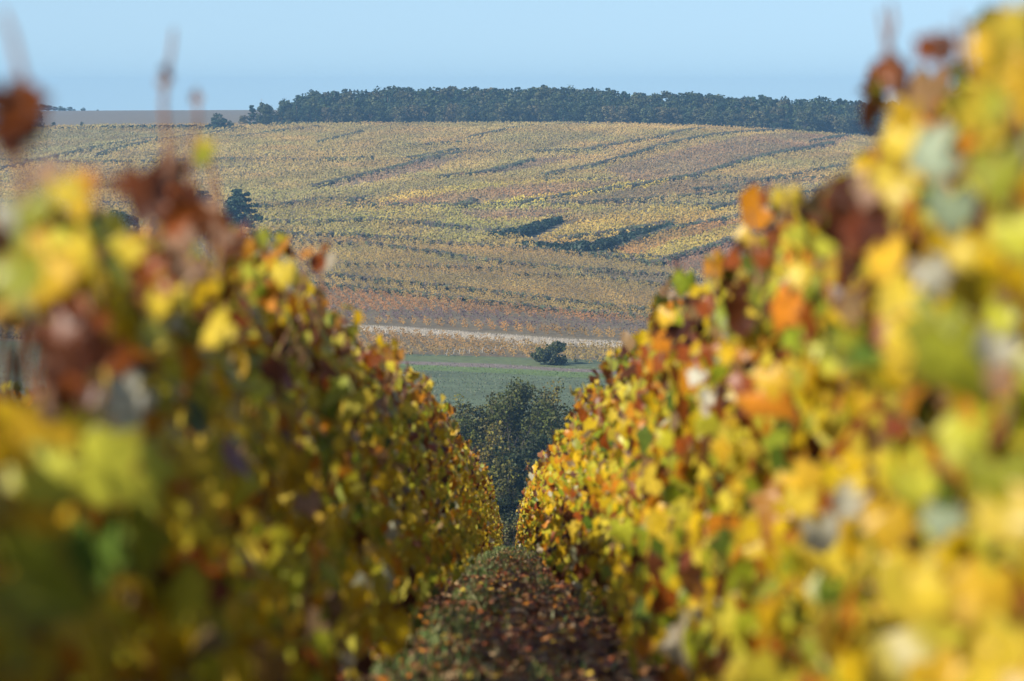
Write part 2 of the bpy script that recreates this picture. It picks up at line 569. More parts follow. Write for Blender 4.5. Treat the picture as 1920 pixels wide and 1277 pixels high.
def thin_out(side, d, x0, z0, P):
    """The left row is bare at one spot close to the camera: the valley field shows through there."""
    if side > 0 or d > 11: return np.ones(len(P), bool)
    px, py = project(P[:, 0] + x0, P[:, 1] + d, P[:, 2] + z0)
    return ~((px > -500) & (px < 110 - .25 * np.abs(py - 690)) & (py > 575) & (py < 785))


def trunk_acc(H, canes=0):
    a = Acc()
    lean = rng.normal(0, .04, 2)
    pts = [(lean[0] * t + .012 * math.sin(9 * t), lean[1] * t * 2 + .02 * math.sin(7 * t + 1), -.06 + .52 * t) for t in np.linspace(0, 1, 7)]
    a.add(*tube(pts, [.036, .030, .026, .024, .025, .028, .020], 6))
    head = np.array(pts[-1])
    for s in (-1, 1):                                             # the two tied-down arms
        p = [head + np.array([0, s * .5 * t, .07 * math.sin(t * 2.4) + .02]) for t in np.linspace(0, 1, 5)]
        a.add(*tube(p, [.017, .014, .012, .011, .008], 5))
    for k in range(canes):
        a.add(*cane_tube(H))
    return a


def cane_tube(H, over=None, y=None):
    y0 = rng.uniform(-.5, .5) if y is None else y
    over = rng.uniform(-.25, .16) if over is None else over
    b = rng.normal(0, .05, 2)
    p = [(b[0] * t + .03 * math.sin(5 * t + y0 * 9), y0 + b[1] * t * 2, .46 + (H + over - .46) * t) for t in np.linspace(0, 1, 6)]
    return tube(p, [.0055, .005, .0046, .004, .003, .0018], 4)


def make_vine(side, d, label, group, mode, cx=None):
    """mode: 'full' leaves as objects, 'mass' foliage joined."""
    x0 = (AXIS(d) + side * (GAP(d) + HALF)) if cx is None else cx
    z0 = float(ground(x0, d))
    H = vine_height(side, d) * (1.0 if cx is None else .80)
    root = empty("grapevine", (x0, d, z0))
    tag(root, label, "grapevine", group)
    if mode == 'full':
        obj("trunk", trunk_acc(H).mesh("trunk", M_BARK, True), root)
        for k in range(6):
            V, F = cane_tube(H, y=-.5 + .2 * k + rng.uniform(-.05, .05))
            obj("cane", np_mesh("cane", V, F, M_CANE, None, True), root)
        n = 290
        P, N, top = leaf_cloud(side, d, n, H, .82)
        Rm = frames(N + rng.normal(0, .28, N.shape), rng.normal(0, .7, n))
        size = (.045 + .085 * rng.random(n) ** 1.3) * (1 - .25 * top ** 4)
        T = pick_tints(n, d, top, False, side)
        for i in np.nonzero(thin_out(side, d, x0, z0, P))[0]:
            o = bpy.data.objects.new("leaf", LEAF_ME[int(rng.integers(0, len(LEAF_ME)))])
            col.objects.link(o)
            M = Matrix(Rm[i].tolist()).to_4x4()
            o.parent = root
            o.location = P[i]
            o.rotation_euler = M.to_euler()
            o.scale = (size[i], size[i], size[i])
            o.color = (*T[i], 1)
        m, inner, shapes = 260, .45, COARSE
    else:
        obj("trunk", trunk_acc(H, 5).mesh("trunk", M_BARK, True), root)
        m, inner, shapes = (460 if d < 60 else 350 if d < 110 else 260), .68, COARSE
    P, N, top = leaf_cloud(side, d, m, H, inner)
    if cx is None:
        q = thin_out(side, d, x0, z0, P); P, N, top = P[q], N[q], top[q]; m = len(P)
    Rm = frames(N + rng.normal(0, .28, N.shape), rng.normal(0, .7, m))
    size = (.045 + .072 * rng.random(m) ** 1.2)
    a = Acc()
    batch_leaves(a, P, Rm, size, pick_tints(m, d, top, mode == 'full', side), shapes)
    if cx is None:
        for sx, su, st, hh in SHOOTS[-2 if mode == 'full' else -1:]:
            for q in range(len(sx)):
                V, F = tube([(sx[q] * .5, su[q], hh - .35), (sx[q], su[q] + .01, hh - .08), (sx[q], su[q], hh - .07 + st[q])], [.0045, .0035, .002], 4)
                obj("cane", np_mesh("cane", V, F, M_CANE, None, True), root)
    f = obj("foliage", a.mesh("foliage", M_FOL, False), root)
    f["kind"] = "stuff"
    return root


VINES = {-1: [], 1: []}
SPC = 1.1
N_FULL = 30
ROWNAME = {-1: "left", 1: "right"}
LOOK = {-1: ["with loose red-brown shoot tips and a gap through its leaves", "with dark dry shoots standing above its yellow leaves", "with mixed olive and russet leaves",
             "in half shade with pale curled leaves"],
        1: ["with broad sunlit yellow leaves", "with tall yellow shoots against the sky", "with a dark brown dry leaf near its top", "with a clump of green leaves amid yellow"]}
for side in (-1, 1):
    for k in range(142):
        d = 3.2 + SPC * k + rng.uniform(-.06, .06)
        row = ROWNAME[side]
        if k < 18:
            w = ORD[k]
            lab = (f"{w} grapevine" if k == 0 else f"{w} grapevine from the camera") + f" in the row {row} of the alley, " + (LOOK[side][k % 4] if k < 4 else "with gold and brown leaves" if side > 0 else "shaded, with olive and russet leaves")
            lab = " ".join(lab.split()[:16])
            grp = f"grapevines in the row {row} of the grassy alley"
        elif k < 60:
            lab = f"grapevine part way down the row {row} of the alley, " + ("sunlit gold" if side > 0 else "half shaded")
            grp = f"grapevines part way down the row {row} of the alley"
        else:
            lab = f"small looking grapevine far down the row {row} of the alley, where the slope falls away"
            grp = f"grapevines far down the row {row} of the alley"
        VINES[side].append(make_vine(side, d, lab, grp, 'full' if k < N_FULL else 'mass'))

for k in range(16):                                               # the next row to the left shows through the gap
    make_vine(-1, 14.5 + SPC * k, "orange and gold grapevine in the second row, beyond the left row of the alley", "grapevines in the second row to the left", 'mass', cx=AXIS(20) - 2.55)


def add_leaf(px, py, size_px, c, nrm=(-.35, -1, .25), spin=None, d=None, inset=.52):
    side = 1 if px > 955 else -1
    if d is None: d = min(inset * F_PX / abs(px - 955), 40)
    w = seen(px, py, d)
    v = min(VINES[side], key=lambda q: abs(q.location.y - d))
    o = bpy.data.objects.new("leaf", LEAF_ME[int(rng.integers(0, len(LEAF_ME)))])
    col.objects.link(o)
    o.parent = v
    o.location = w - np.array(v.location)
    Rm = frames(np.array([nrm], float) + rng.normal(0, .22, (1, 3)), np.array([rng.normal(0, .5) if spin is None else spin]))
    o.rotation_euler = Matrix(Rm[0].tolist()).to_euler()
    k = size_px * d / F_PX / 1.15
    o.scale = (k, k, k)
    o.color = (*(np.array(c) * rng.uniform(.9, 1.1)), 1)


def leaf_cluster(px, py, rad, n, size_px, cols, **kw):
    for i in range(n):
        add_leaf(px + rng.normal(0, rad * .5), py + rng.normal(0, rad * .5), size_px * rng.uniform(.7, 1.2), cols[i % len(cols)], (rng.normal(-.2, .5), -1, rng.normal(.2, .4)), rng.uniform(-2, 2), **kw)


def add_cane(pix, rad=.005, inset=.52, d=None):
    px0 = pix[0][0]
    side = 1 if px0 > 955 else -1
    if d is None: d = min(inset * F_PX / abs(px0 - 955), 40)
    v = min(VINES[side], key=lambda q: abs(q.location.y - d))
    pts = [seen(x, y, d + .03 * i) - np.array(v.location) for i, (x, y) in enumerate(pix)]
    Vv, F = tube(pts, np.linspace(rad, rad * .45, len(pts)), 5)
    obj("cane", np_mesh("cane", Vv, F, M_CANE, None, True), v)


YEL, GOLD, LIME, OLI, GRN, ORA, RED, BRN, PAL_ = (.68, .52, .05), (.66, .42, .03), (.55, .55, .06), (.30, .32, .03), (.12, .20, .03), (.62, .24, .02), (.28, .075, .015), (.085, .028, .014), (.52, .51, .40)
PINK = (.36, .22, .14)
# left row
leaf_cluster(310, 375, 55, 12, 80, [BRN, RED, BRN, (.16, .05, .02)])
leaf_cluster(150, 640, 62, 14, 95, [BRN, RED, BRN, (.16, .05, .02)])
leaf_cluster(18, 180, 30, 6, 75, [RED, BRN]); leaf_cluster(30, 225, 35, 6, 80, [BRN])
leaf_cluster(400, 420, 40, 7, 75, [PINK, RED, (.2, .08, .04)]); leaf_cluster(330, 510, 60, 7, 70, [PINK, RED, YEL])
for a in [(92, 312, 70, PINK), (122, 345, 78, YEL), (152, 330, 72, ORA), (150, 375, 70, GOLD), (8, 392, 60, PAL_), (60, 375, 80, OLI), (95, 480, 150, GOLD), (30, 500, 130, OLI), (140, 455, 90, YEL),
          (378, 283, 48, OLI), (388, 268, 40, YEL), (245, 455, 75, YEL), (470, 500, 55, LIME), (530, 500, 60, YEL), (300, 560, 60, YEL), (420, 610, 90, YEL), (490, 720, 60, LIME),
          (256, 735, 105, PAL_), (236, 790, 80, (.44, .48, .36)), (90, 800, 140, GOLD), (165, 870, 190, LIME), (245, 870, 170, LIME), (60, 880, 150, LIME), (105, 960, 150, GOLD), (235, 985, 190, OLI), (180, 1010, 170, GRN),
          (30, 1080, 210, OLI), (130, 1200, 260, OLI), (300, 1230, 150, BRN), (410, 1115, 85, PAL_), (390, 1020, 95, GOLD), (430, 1060, 85, ORA), (290, 1100, 70, LIME), (110, 1115, 80, YEL), (575, 935, 60, PINK), (375, 850, 70, YEL),
          (395, 930, 80, YEL), (545, 1240, 90, LIME), (730, 1220, 35, LIME), (680, 740, 40, YEL), (640, 830, 34, YEL), (785, 740, 30, ORA), (770, 760, 34, YEL), (720, 752, 34, PINK)]:
    add_leaf(*a)
for a in [[(322, 420), (316, 300), (306, 190), (322, 90), (326, 55)], [(352, 420), (358, 300), (372, 220), (368, 165)], [(395, 470), (402, 380), (396, 300), (382, 258)], [(48, 380), (36, 260), (44, 150), (22, 60), (4, 20)],
          [(290, 460), (300, 380), (326, 300), (340, 250)], [(90, 790), (92, 720), (76, 670)], [(98, 770), (84, 735), (70, 716)], [(410, 520), (418, 420), (405, 340)], [(562, 560), (572, 520), (566, 480)], [(640, 680), (648, 640), (640, 590)],
          [(720, 760), (728, 710), (716, 660)], [(752, 760), (760, 730), (763, 690)], [(738, 770), (735, 725), (742, 695)], [(880, 880), (884, 850), (893, 838)]]:
    add_cane(a, .006)
leaf_cluster(312, 150, 18, 3, 34, [BRN, PINK]); leaf_cluster(368, 182, 12, 2, 22, [(.25, .15, .12)])
# right row
leaf_cluster(1625, 395, 42, 9, 95, [BRN, BRN, (.16, .04, .015)]); leaf_cluster(1570, 640, 50, 12, 65, [GRN, OLI, LIME]); leaf_cluster(1420, 480, 25, 6, 40, [RED, BRN])
leaf_cluster(1680, 130, 16, 5, 60, [RED, BRN]); leaf_cluster(1765, 75, 24, 5, 55, [RED, BRN]); leaf_cluster(1880, 75, 30, 6, 90, [YEL, GOLD]); leaf_cluster(1850, 200, 50, 8, 95, [YEL, OLI, BRN, YEL])
leaf_cluster(1240, 620, 18, 6, 36, [ORA, BRN, GOLD])
for a in [(1474, 362, 66, YEL), (1490, 430, 52, LIME), (1548, 450, 60, LIME), (1500, 500, 60, YEL), (1690, 250, 90, YEL), (1680, 330, 100, YEL), (1700, 200, 70, GOLD), (1770, 280, 120, (.36, .44, .30)), (1785, 370, 110, (.30, .38, .24)), (1740, 500, 90, PAL_),
          (1645, 345, 80, PINK), (1660, 470, 110, GOLD), (1700, 540, 110, YEL), (1690, 620, 90, YEL), (1790, 640, 190, OLI), (1760, 590, 150, OLI), (1872, 640, 95, PAL_), (1878, 700, 70, PINK), (1420, 735, 105, ORA), (1440, 700, 80, GOLD), (1535, 985, 90, PAL_), (1600, 930, 80, PAL_),
          (1490, 890, 95, GOLD), (1500, 930, 80, YEL), (1660, 960, 120, GOLD), (1650, 1040, 110, YEL), (1770, 960, 90, (.36, .44, .30)), (1720, 900, 100, LIME), (1810, 800, 120, LIME), (1870, 870, 170, OLI), (1880, 950, 140, YEL), (1760, 1090, 140, YEL), (1850, 1080, 150, GOLD),
          (1890, 1190, 150, YEL), (1740, 1200, 130, LIME), (1800, 1250, 120, GOLD), (1580, 1240, 80, ORA), (1450, 1200, 70, YEL), (1310, 700, 45, PAL_), (1330, 740, 40, PAL_), (1345, 835, 60, GOLD), (1250, 585, 46, GOLD), (1240, 640, 46, ORA), (1900, 130, 110, GOLD), (1870, 300, 130, OLI), (1900, 420, 120, LIME), (1800, 460, 80, YEL)]:
    add_leaf(*a)
for a in [[(1690, 230), (1680, 160), (1664, 90), (1652, 20)], [(1672, 170), (1660, 110), (1676, 40), (1670, 5)], [(1478, 440), (1476, 400), (1474, 365)], [(1424, 540), (1418, 480), (1410, 420), (1404, 395)], [(1770, 150), (1762, 100), (1748, 78)],
          [(1812, 130), (1806, 70), (1800, 30)], [(1240, 680), (1246, 620), (1252, 575)], [(1130, 800), (1122, 770), (1112, 738)], [(1122, 800), (1126, 760), (1118, 730)], [(1335, 580), (1342, 540), (1336, 500)]]:
    add_cane(a, .006)


def rows_mass(name, spans):
    a = Acc()
    for side, cxf, d0, d1, n in spans:
        d = d0
        while d < d1:
            H = vine_height(side, d)
            P, N, top = leaf_cloud(side, d, n, H, .6)
            cx = cxf(d)
            P = P + np.array([cx, d, float(ground(cx, d))])
            batch_leaves(a, P, frames(N + rng.normal(0, .28, N.shape), rng.normal(0, .7, n)), rng.uniform(.07, .125, n), pick_tints(n, d, top), COARSE)
            d += SPC
    o = obj(name, a.mesh(name, M_FOL))
    return tag(o, "far end of the vine rows running down to the trees, gold and brown", "vineyard rows", kind="stuff")


rows_mass("far_vine_foliage", [(s, (lambda d, s=s: AXIS(d) + s * (GAP(d) + HALF)), 159.5, 236, 170) for s in (-1, 1)])
o = rows_mass("neighbouring_vine_foliage", [(-1, lambda d: AXIS(d) - 2.55, 32, 150, 110), (-1, lambda d: AXIS(d) - 4.25, 24, 90, 90), (1, lambda d: AXIS(d) + 2.55, 6, 150, 110)])
o["label"] = "vine rows beside the two rows of the alley, mostly hidden behind them"

# ------------------------------------------------------------------ alley floor: litter and grass
n = 34000
d = 12 + 110 * rng.beta(1.0, 1.9, n)
x = np.array([AXIS(q) for q in d]) + rng.normal(0, .38, n)
P = np.stack([x, d, ground(x, d) + .015 + .03 * rng.random(n)], 1)
N = np.stack([rng.normal(0, .35, n), rng.normal(-.1, .35, n), np.ones(n)], 1)
LP = np.array([(.20, .06, .022), (.28, .14, .06), (.38, .26, .14), (.12, .04, .02), (.48, .18, .02), (.55, .38, .05), (.22, .13, .07)])
T = LP[rng.choice(7, n, p=[.22, .16, .14, .2, .12, .06, .10])] * rng.uniform(.45, 1.25, (n, 1)) * (.55 + .8 * vnoise(np.stack([x * 2.6, d * .9], 1), 13))[:, None]
a = Acc()
batch_leaves(a, P, frames(N, rng.uniform(-3, 3, n)), rng.uniform(.03, .075, n), T, COARSE)
tag(obj("fallen_leaves", a.mesh("fallen_leaves", M_LITTER)), "red and brown fallen vine leaves carpeting the alley floor", "fallen leaves", kind="stuff")


def blades(name, P, hgt, wid, T, mat, lean=.35):
    """Three-sided grass blades: one triangle each pair, cheap."""
    n = len(P)
    a = rng.uniform(0, 2 * np.pi, n)
    side = np.stack([np.cos(a), np.sin(a), np.zeros(n)], 1) * (wid / 2)[:, None]
    tip = P + np.stack([rng.normal(0, lean, n) * hgt, rng.normal(0, lean, n) * hgt, hgt], 1)
    mid = (P + tip) / 2 + np.stack([np.zeros(n), np.zeros(n), hgt * .08], 1)
    V = np.stack([P - side, P + side, mid + side * .8, tip, mid - side * .8], 1).reshape(-1, 3)
    b = (np.arange(n) * 5)[:, None]
    F = np.concatenate([b + np.array([[0, 1, 2]]), b + np.array([[0, 2, 4]]), b + np.array([[4, 2, 3]])])
    return obj(name, np_mesh(name, V, F, mat, np.repeat(T, 5, 0)))


n = 26000
d = 11 + 125 * rng.beta(1.0, 1.7, n)
x = np.where(rng.random(n) < .55, rng.normal(-.33, .18, n), rng.normal(.28, .3, n))
keep = vnoise(np.stack([x * 4.2, d * 1.1], 1), 11) + .20 * (x < -.16) * (x > -.5) > .70 - .0018 * d
x, d = x[keep] + np.array([AXIS(q) for q in d[keep]]), d[keep]
P = np.stack([x, d, ground(x, d)], 1)
GP = np.array([(.10, .17, .035), (.17, .20, .07), (.24, .25, .12), (.06, .13, .03)])
T = GP[rng.integers(0, 4, len(P))] * rng.uniform(.8, 1.5, (len(P), 1))
tag(blades("alley_grass", P, rng.uniform(.03, .15, len(P)), rng.uniform(.004, .011, len(P)), T, M_GRASS), "tufts of grey green grass along the alley floor", "grass", kind="stuff")

# steel stakes of the trellis
for side in (-1, 1):
    for k in range(10):
        d = 6.9 + 5.5 * k
        x0 = AXIS(d) + side * (GAP(d) + HALF)
        z0 = float(ground(x0, d))
        V, F = tube([(0, 0, -.1), (0, 0, .6), (0, 0, 1.2)], [.014, .014, .014], 6)
        t = empty("trellis_stake", (x0, d, z0))
        tag(t, f"thin grey steel stake standing among the vines of the {ROWNAME[side]} row", "stake", f"steel stakes in the {ROWNAME[side]} vine row")
        obj("post", np_mesh("post", V, F, M_STEEL, None, True), t)
        V, F = tube([(-.03, 0, .5), (.03, 0, .5)], [.004, .004], 4)
        obj("hook", np_mesh("hook", V, F, M_STEEL), t)

# ------------------------------------------------------------------ vineyards on the far slope
BANKS = [  # dark lines between the parcels, traced on the photograph
    ([(0, 305), (120, 309), (250, 308), (430, 303), (600, 305), (700, 300)], 1.0),
    ([(430, 262), (520, 250), (600, 240)], .7), ([(180, 296), (330, 262), (440, 245)], .6), ([(0, 322), (160, 285), (300, 262)], .6),
    ([(0, 250), (220, 246), (390, 247)], 1.0),
    ([(590, 273), (680, 250)], .8), ([(585, 356), (720, 325), (800, 302), (870, 290), (1105, 286), (1130, 278)], 1.1),
    ([(760, 302), (860, 284)], .7), ([(880, 262), (1000, 240), (1110, 236)], .8), ([(820, 338), (900, 330), (1000, 304)], 1.1),
    ([(1000, 341), (1170, 342)], .9), ([(1020, 333), (1200, 290), (1310, 262), (1470, 247)], 1.1), ([(1100, 285), (1240, 262), (1320, 245)], .9),
    ([(1290, 338), (1400, 305), (1520, 282), (1560, 272)], 1.3), ([(1520, 270), (1560, 262), (1640, 258)], 1.1), ([(880, 270), (760, 276)], .5),
    ([(470, 395), (600, 380), (700, 376)], .9), ([(650, 384), (690, 378)], 1.4), ([(650, 391), (860, 390), (1000, 388), (1130, 386), (1250, 387), (1400, 390), (1560, 389)], 1.1),
    ([(865, 390), (890, 385)], 2.0), ([(970, 387), (1130, 362), (1290, 336)], 1.0), ([(1280, 338), (1440, 341), (1560, 338)], .9),
    ([(1300, 362), (1330, 359)], 1.2), ([(1100, 386), (1350, 368), (1440, 354)], .8), ([(1330, 398), (1400, 380), (1480, 372), (1600, 350)], .9),
    ([(470, 421), (600, 422), (690, 418), (790, 424), (900, 434), (960, 440)], 1.0), ([(470, 443), (640, 446), (760, 455), (900, 466), (1000, 472), (1100, 481), (1240, 488)], 1.0),
    ([(500, 458), (580, 460), (670, 464)], 1.5), ([(690, 464), (800, 478), (880, 491), (960, 500), (1060, 508), (1200, 519), (1320, 529)], 1.2),
    ([(570, 499), (700, 502), (860, 506), (940, 510)], .9), ([(580, 518), (700, 532), (820, 544), (980, 561), (1100, 577), (1250, 592)], 1.2),
    ([(560, 537), (660, 546), (780, 558), (900, 572), (1080, 592), (1260, 604)], 1.2), ([(960, 521), (1100, 522), (1320, 548)], .8),
    ([(1230, 500), (1330, 470), (1400, 450), (1460, 430)], 1.4), ([(1090, 480), (1160, 492), (1230, 500)], 1.3), ([(1050, 455), (1150, 442), (1260, 424)], 1.2),
    ([(1130, 480), (1260, 434), (1390, 410)], .8), ([(1380, 500), (1460, 505)], 1.0), ([(1330, 360), (1500, 330), (1600, 312)], .7),
    ([(0, 592), (130, 596)], .9), ([(0, 634), (130, 640)], .9), ([(0, 384), (200, 388), (420, 384)], .9),
]
PARCELS = [  # polygon, colour, soil share
    ([(0, 236), (460, 236), (640, 228), (1100, 226), (1700, 250), (1700, 420), (0, 420)], (.40, .305, .085), .10),
    ([(0, 250), (330, 250), (200, 300), (0, 310)], (.34, .29, .10), .10),
    ([(420, 330), (620, 345), (760, 320), (1000, 300), (860, 345), (640, 385), (420, 388)], (.38, .31, .085), .10),
    ([(590, 358), (720, 327), (800, 304), (880, 291), (800, 325), (680, 352)], (.28, .20, .09), .28),
    ([(1130, 320), (1300, 280), (1480, 252), (1600, 262), (1560, 280), (1380, 310), (1290, 335), (1180, 345)], (.31, .215, .085), .25),
    ([(820, 338), (900, 328), (1010, 302), (1080, 298), (940, 330)], (.28, .19, .085), .28),
    ([(690, 388), (740, 372), (900, 348), (1000, 343), (1170, 343), (1000, 352), (820, 372)], (.56, .43, .08), .02),
    ([(690, 390), (800, 375), (960, 352), (1160, 344), (1280, 340), (1100, 362), (880, 388)], (.36, .235, .085), .08),
    ([(890, 388), (1060, 366), (1180, 347), (1300, 338), (1150, 364), (1000, 386)], (.62, .47, .07), .01),
    ([(1010, 386), (1150, 366), (1290, 340), (1560, 342), (1440, 356), (1240, 372), (1140, 386)], (.30, .22, .08), .10),
    ([(450, 395), (700, 392), (1180, 392), (1050, 412), (960, 436), (800, 424), (620, 420), (450, 420)], (.42, .36, .075), .05),
    ([(850, 402), (1000, 396), (1080, 402), (1010, 414), (900, 416)], (.32, .22, .09), .15),
    ([(450, 424), (700, 422), (960, 444), (1060, 474), (1240, 487), (1340, 524), (1100, 480), (760, 452), (450, 440)], (.38, .31, .07), .05),
    ([(480, 445), (760, 455), (1100, 482), (1340, 526), (1340, 570), (1340, 610), (900, 575), (560, 540), (480, 500)], (.33, .235, .06), .04),
    ([(640, 468), (800, 482), (960, 504), (880, 500), (700, 500), (600, 490)], (.33, .255, .06), .04),
    ([(1060, 510), (1340, 532), (1340, 552), (1200, 536)], (.24, .18, .08), .15),
    ([(560, 540), (900, 575), (1340, 610), (1340, 622), (1000, 600), (560, 585)], (.31, .17, .05), .06),
    ([(560, 585), (800, 588), (1000, 598), (1340, 622), (1340, 642), (1060, 626), (800, 606), (560, 600)], (.15, .105, .085), .50),
    ([(560, 600), (800, 606), (1060, 622), (1340, 641), (1340, 648), (1060, 632), (800, 612), (560, 606)], (.34, .20, .045), .03),
    ([(560, 620), (690, 625), (820, 634), (1010, 650), (1010, 672), (700, 668), (560, 660)], (.26, .175, .05), .03),
    ([(930, 664), (1010, 652), (1200, 655), (1340, 660), (1340, 696), (1180, 684), (1030, 682)], (.32, .22, .055), .02),
    ([(1000, 455), (1080, 420), (1250, 392), (1400, 394), (1280, 425), (1180, 444), (1060, 462)], (.47, .33, .06), .05),
    ([(1110, 478), (1260, 434), (1560, 392), (1640, 400), (1460, 428), (1330, 468), (1230, 498)], (.43, .34, .06), .05),
    ([(1150, 470), (1300, 430), (1450, 405), (1400, 420), (1290, 452), (1180, 488)], (.44, .26, .06), .06),
    ([(1230, 500), (1330, 472), (1460, 432), (1600, 420), (1600, 480), (1340, 524)], (.31, .18, .085), .18),
    ([(0, 590), (560, 600), (560, 660), (0, 640)], (.36, .24, .06), .06),
    ([(0, 420), (480, 420), (480, 600), (0, 590)], (.34, .26, .065), .05),
]
GPAR = [(to_ground(p), np.array(c), s) for p, c, s in PARCELS]
GBANK = [([at(*p) for p in b], max(w, .85)) for b, w in BANKS]


def seg_dist(P, poly):
    best = np.full(len(P), 1e9)
    for A, B in zip(poly[:-1], poly[1:]):
        a, b = A[:2], B[:2]
        ab = b - a
        t = np.clip(((P - a) @ ab) / (ab @ ab + 1e-9), 0, 1)
        best = np.minimum(best, np.linalg.norm(P - a - t[:, None] * ab, axis=1))
    return best


# rows run slantwise up the slope
def row_points(y0, y1, sp, step, ang):
    L = 900
    c, s = math.cos(ang), math.sin(ang)
    u = np.arange(-L, L, step); v = np.arange(-L, L, sp)
    U, Vv = np.meshgrid(u, v)
    U = U + rng.uniform(-.3, .3, U.shape) * step; Vv = Vv + rng.normal(0, .07, Vv.shape)
    X = c * U - s * Vv; Y = s * U + c * Vv + (y0 + y1) / 2
    m = (Y > y0) & (Y < y1) & (np.abs(X) < .119 * Y + 6)
    return np.stack([X[m], Y[m]], 1)


def tufts(name, P2, T, per, leaf, hgt, mat, label, cat):
    n = len(P2)
    z = ground(P2[:, 0], P2[:, 1])
    base = np.repeat(np.stack([P2[:, 0], P2[:, 1], z], 1), per, 0)
    hh = np.repeat(hgt, per)
    m = n * per
    ctr = base + np.stack([rng.normal(0, .20, m), rng.normal(0, .26, m), hh * (.12 + .88 * rng.random(m))], 1)
    N = rng.normal(0, .6, (m, 3)) + np.array([-.35, -.7, .75])
    Rm = frames(N, rng.uniform(-3, 3, m))
    q = np.array([(-.5, -.35, 0), (.45, -.5, .1), (.5, .4, -.05), (-.35, .55, .1)])
    s = leaf * rng.uniform(.6, 1.4, m)
    V = np.einsum('nij,vj->nvi', Rm, q) * s[:, None, None] + ctr[:, None]
    F = np.arange(m * 4).reshape(m, 4)
    TT = np.repeat(T, per, 0) * rng.uniform(.86, 1.13, (m, 1)) * rng.uniform(.94, 1.06, (m, 3))
    o = obj(name, np_mesh(name, V.reshape(-1, 3), F, mat, np.repeat(TT, 4, 0)))
    return tag(o, label, cat, kind="stuff")


def vineyard(name, y0, y1, sp, step, ang, per, leaf, label):
    P = row_points(y0, y1, sp, step, ang)
    T = np.tile(np.array([.36, .27, .075]), (len(P), 1)); soil = np.full(len(P), .08); ok = np.zeros(len(P), bool)
    for g, c, s in GPAR:
        m = poly_mask(P[:, 0], P[:, 1], g)
        T[m] = c * np.array([.66, .63, .68]); soil[m] = s; ok |= m
    big = vnoise(P / np.array([14.0, 30.0]), 21); mid = vnoise(P / np.array([3.5, 9.0]), 22)
    T = T * (.82 + .36 * big)[:, None] * (.85 + .3 * mid)[:, None]
    uu = P[:, 0] * math.cos(ang) + P[:, 1] * math.sin(ang); vv = -P[:, 0] * math.sin(ang) + P[:, 1] * math.cos(ang)
    band = vnoise(np.stack([vv / 3.6, uu / 90.0], 1), 27)
    T = T * (.80 + .40 * band)[:, None]
    T[:, 0] *= 1 + .25 * (vnoise(P / np.array([9.0, 24.0]), 24) - .5)
    ok &= rng.random(len(P)) > soil * (.4 + 2.2 * mid ** 2)
    ok &= ~poly_mask(P[:, 0], P[:, 1], DRY)
    ok &= (P[:, 1] < 1256)
    for g, w in GBANK:
        ok &= seg_dist(P, g) > .85 * w
    P, T = P[ok], T[ok]
    return tufts(name, P, T, per, leaf, rng.uniform(.75, 1.15, len(P)), M_TUFT, label, "vineyard")


vineyard("lower_vineyard_foliage", 498, 735, 1.5, .9, R(96), 12, .14, "orange and olive vineyards on the lower slope above the pale grass strip")
vineyard("upper_vineyard_foliage", 735, 1258, 1.9, 1.0, R(76), 6, .27, "yellow and russet vineyards covering the hill below the ridge wood")

# rough banks and headlands between the parcels
P, hh = [], []
for g, w in GBANK:
    for A, B in zip(g[:-1], g[1:]):
        L = np.linalg.norm(B[:2] - A[:2])
        k = max(2, int(L * 5.0 * max(w, .8)))
        t = rng.random(k)[:, None]
        q = A[:2] + (B[:2] - A[:2]) * t + rng.normal(0, .26 * w, (k, 2))
        keep = vnoise(q / 6.0, 31) > .22 - .15 * w
        P.append(q[keep]); hh.append(np.full(keep.sum(), 0.55 + .36 * w))
P = np.concatenate(P); hh = np.concatenate(hh) * rng.uniform(.7, 1.15, len(P))
BP = np.array([(.058, .062, .034), (.085, .066, .052), (.060, .078, .036)])
T = BP[rng.integers(0, 3, len(P))] * (.7 + .6 * vnoise(P / 8.0, 33))[:, None]
hh = hh * np.where(P[:, 1] < 745, .84, 1.06)
tufts("bank_undergrowth", P, T, 6, .28, hh, M_TUFT, "dark rough banks and headlands between the far vineyard parcels", "undergrowth")

# pale dry grass strip
g = np.array(DRY)
q = np.stack([rng.uniform(g[:, 0].min(), g[:, 0].max(), 160000), rng.uniform(g[:, 1].min(), g[:, 1].max(), 160000)], 1)
q = q[poly_mask(q[:, 0], q[:, 1], DRY)][:30000]
P = np.stack([q[:, 0], q[:, 1], ground(q[:, 0], q[:, 1])], 1)
T = np.array([(.46, .41, .33)]) * rng.uniform(.7, 1.2, (len(P), 1))
tag(blades("dry_grass", P, rng.uniform(.2, .5, len(P)), rng.uniform(.03, .07, len(P)), T, M_GRASS, .3), "strip of tall pale dry grass between the lower vineyards", "dry grass", kind="stuff")

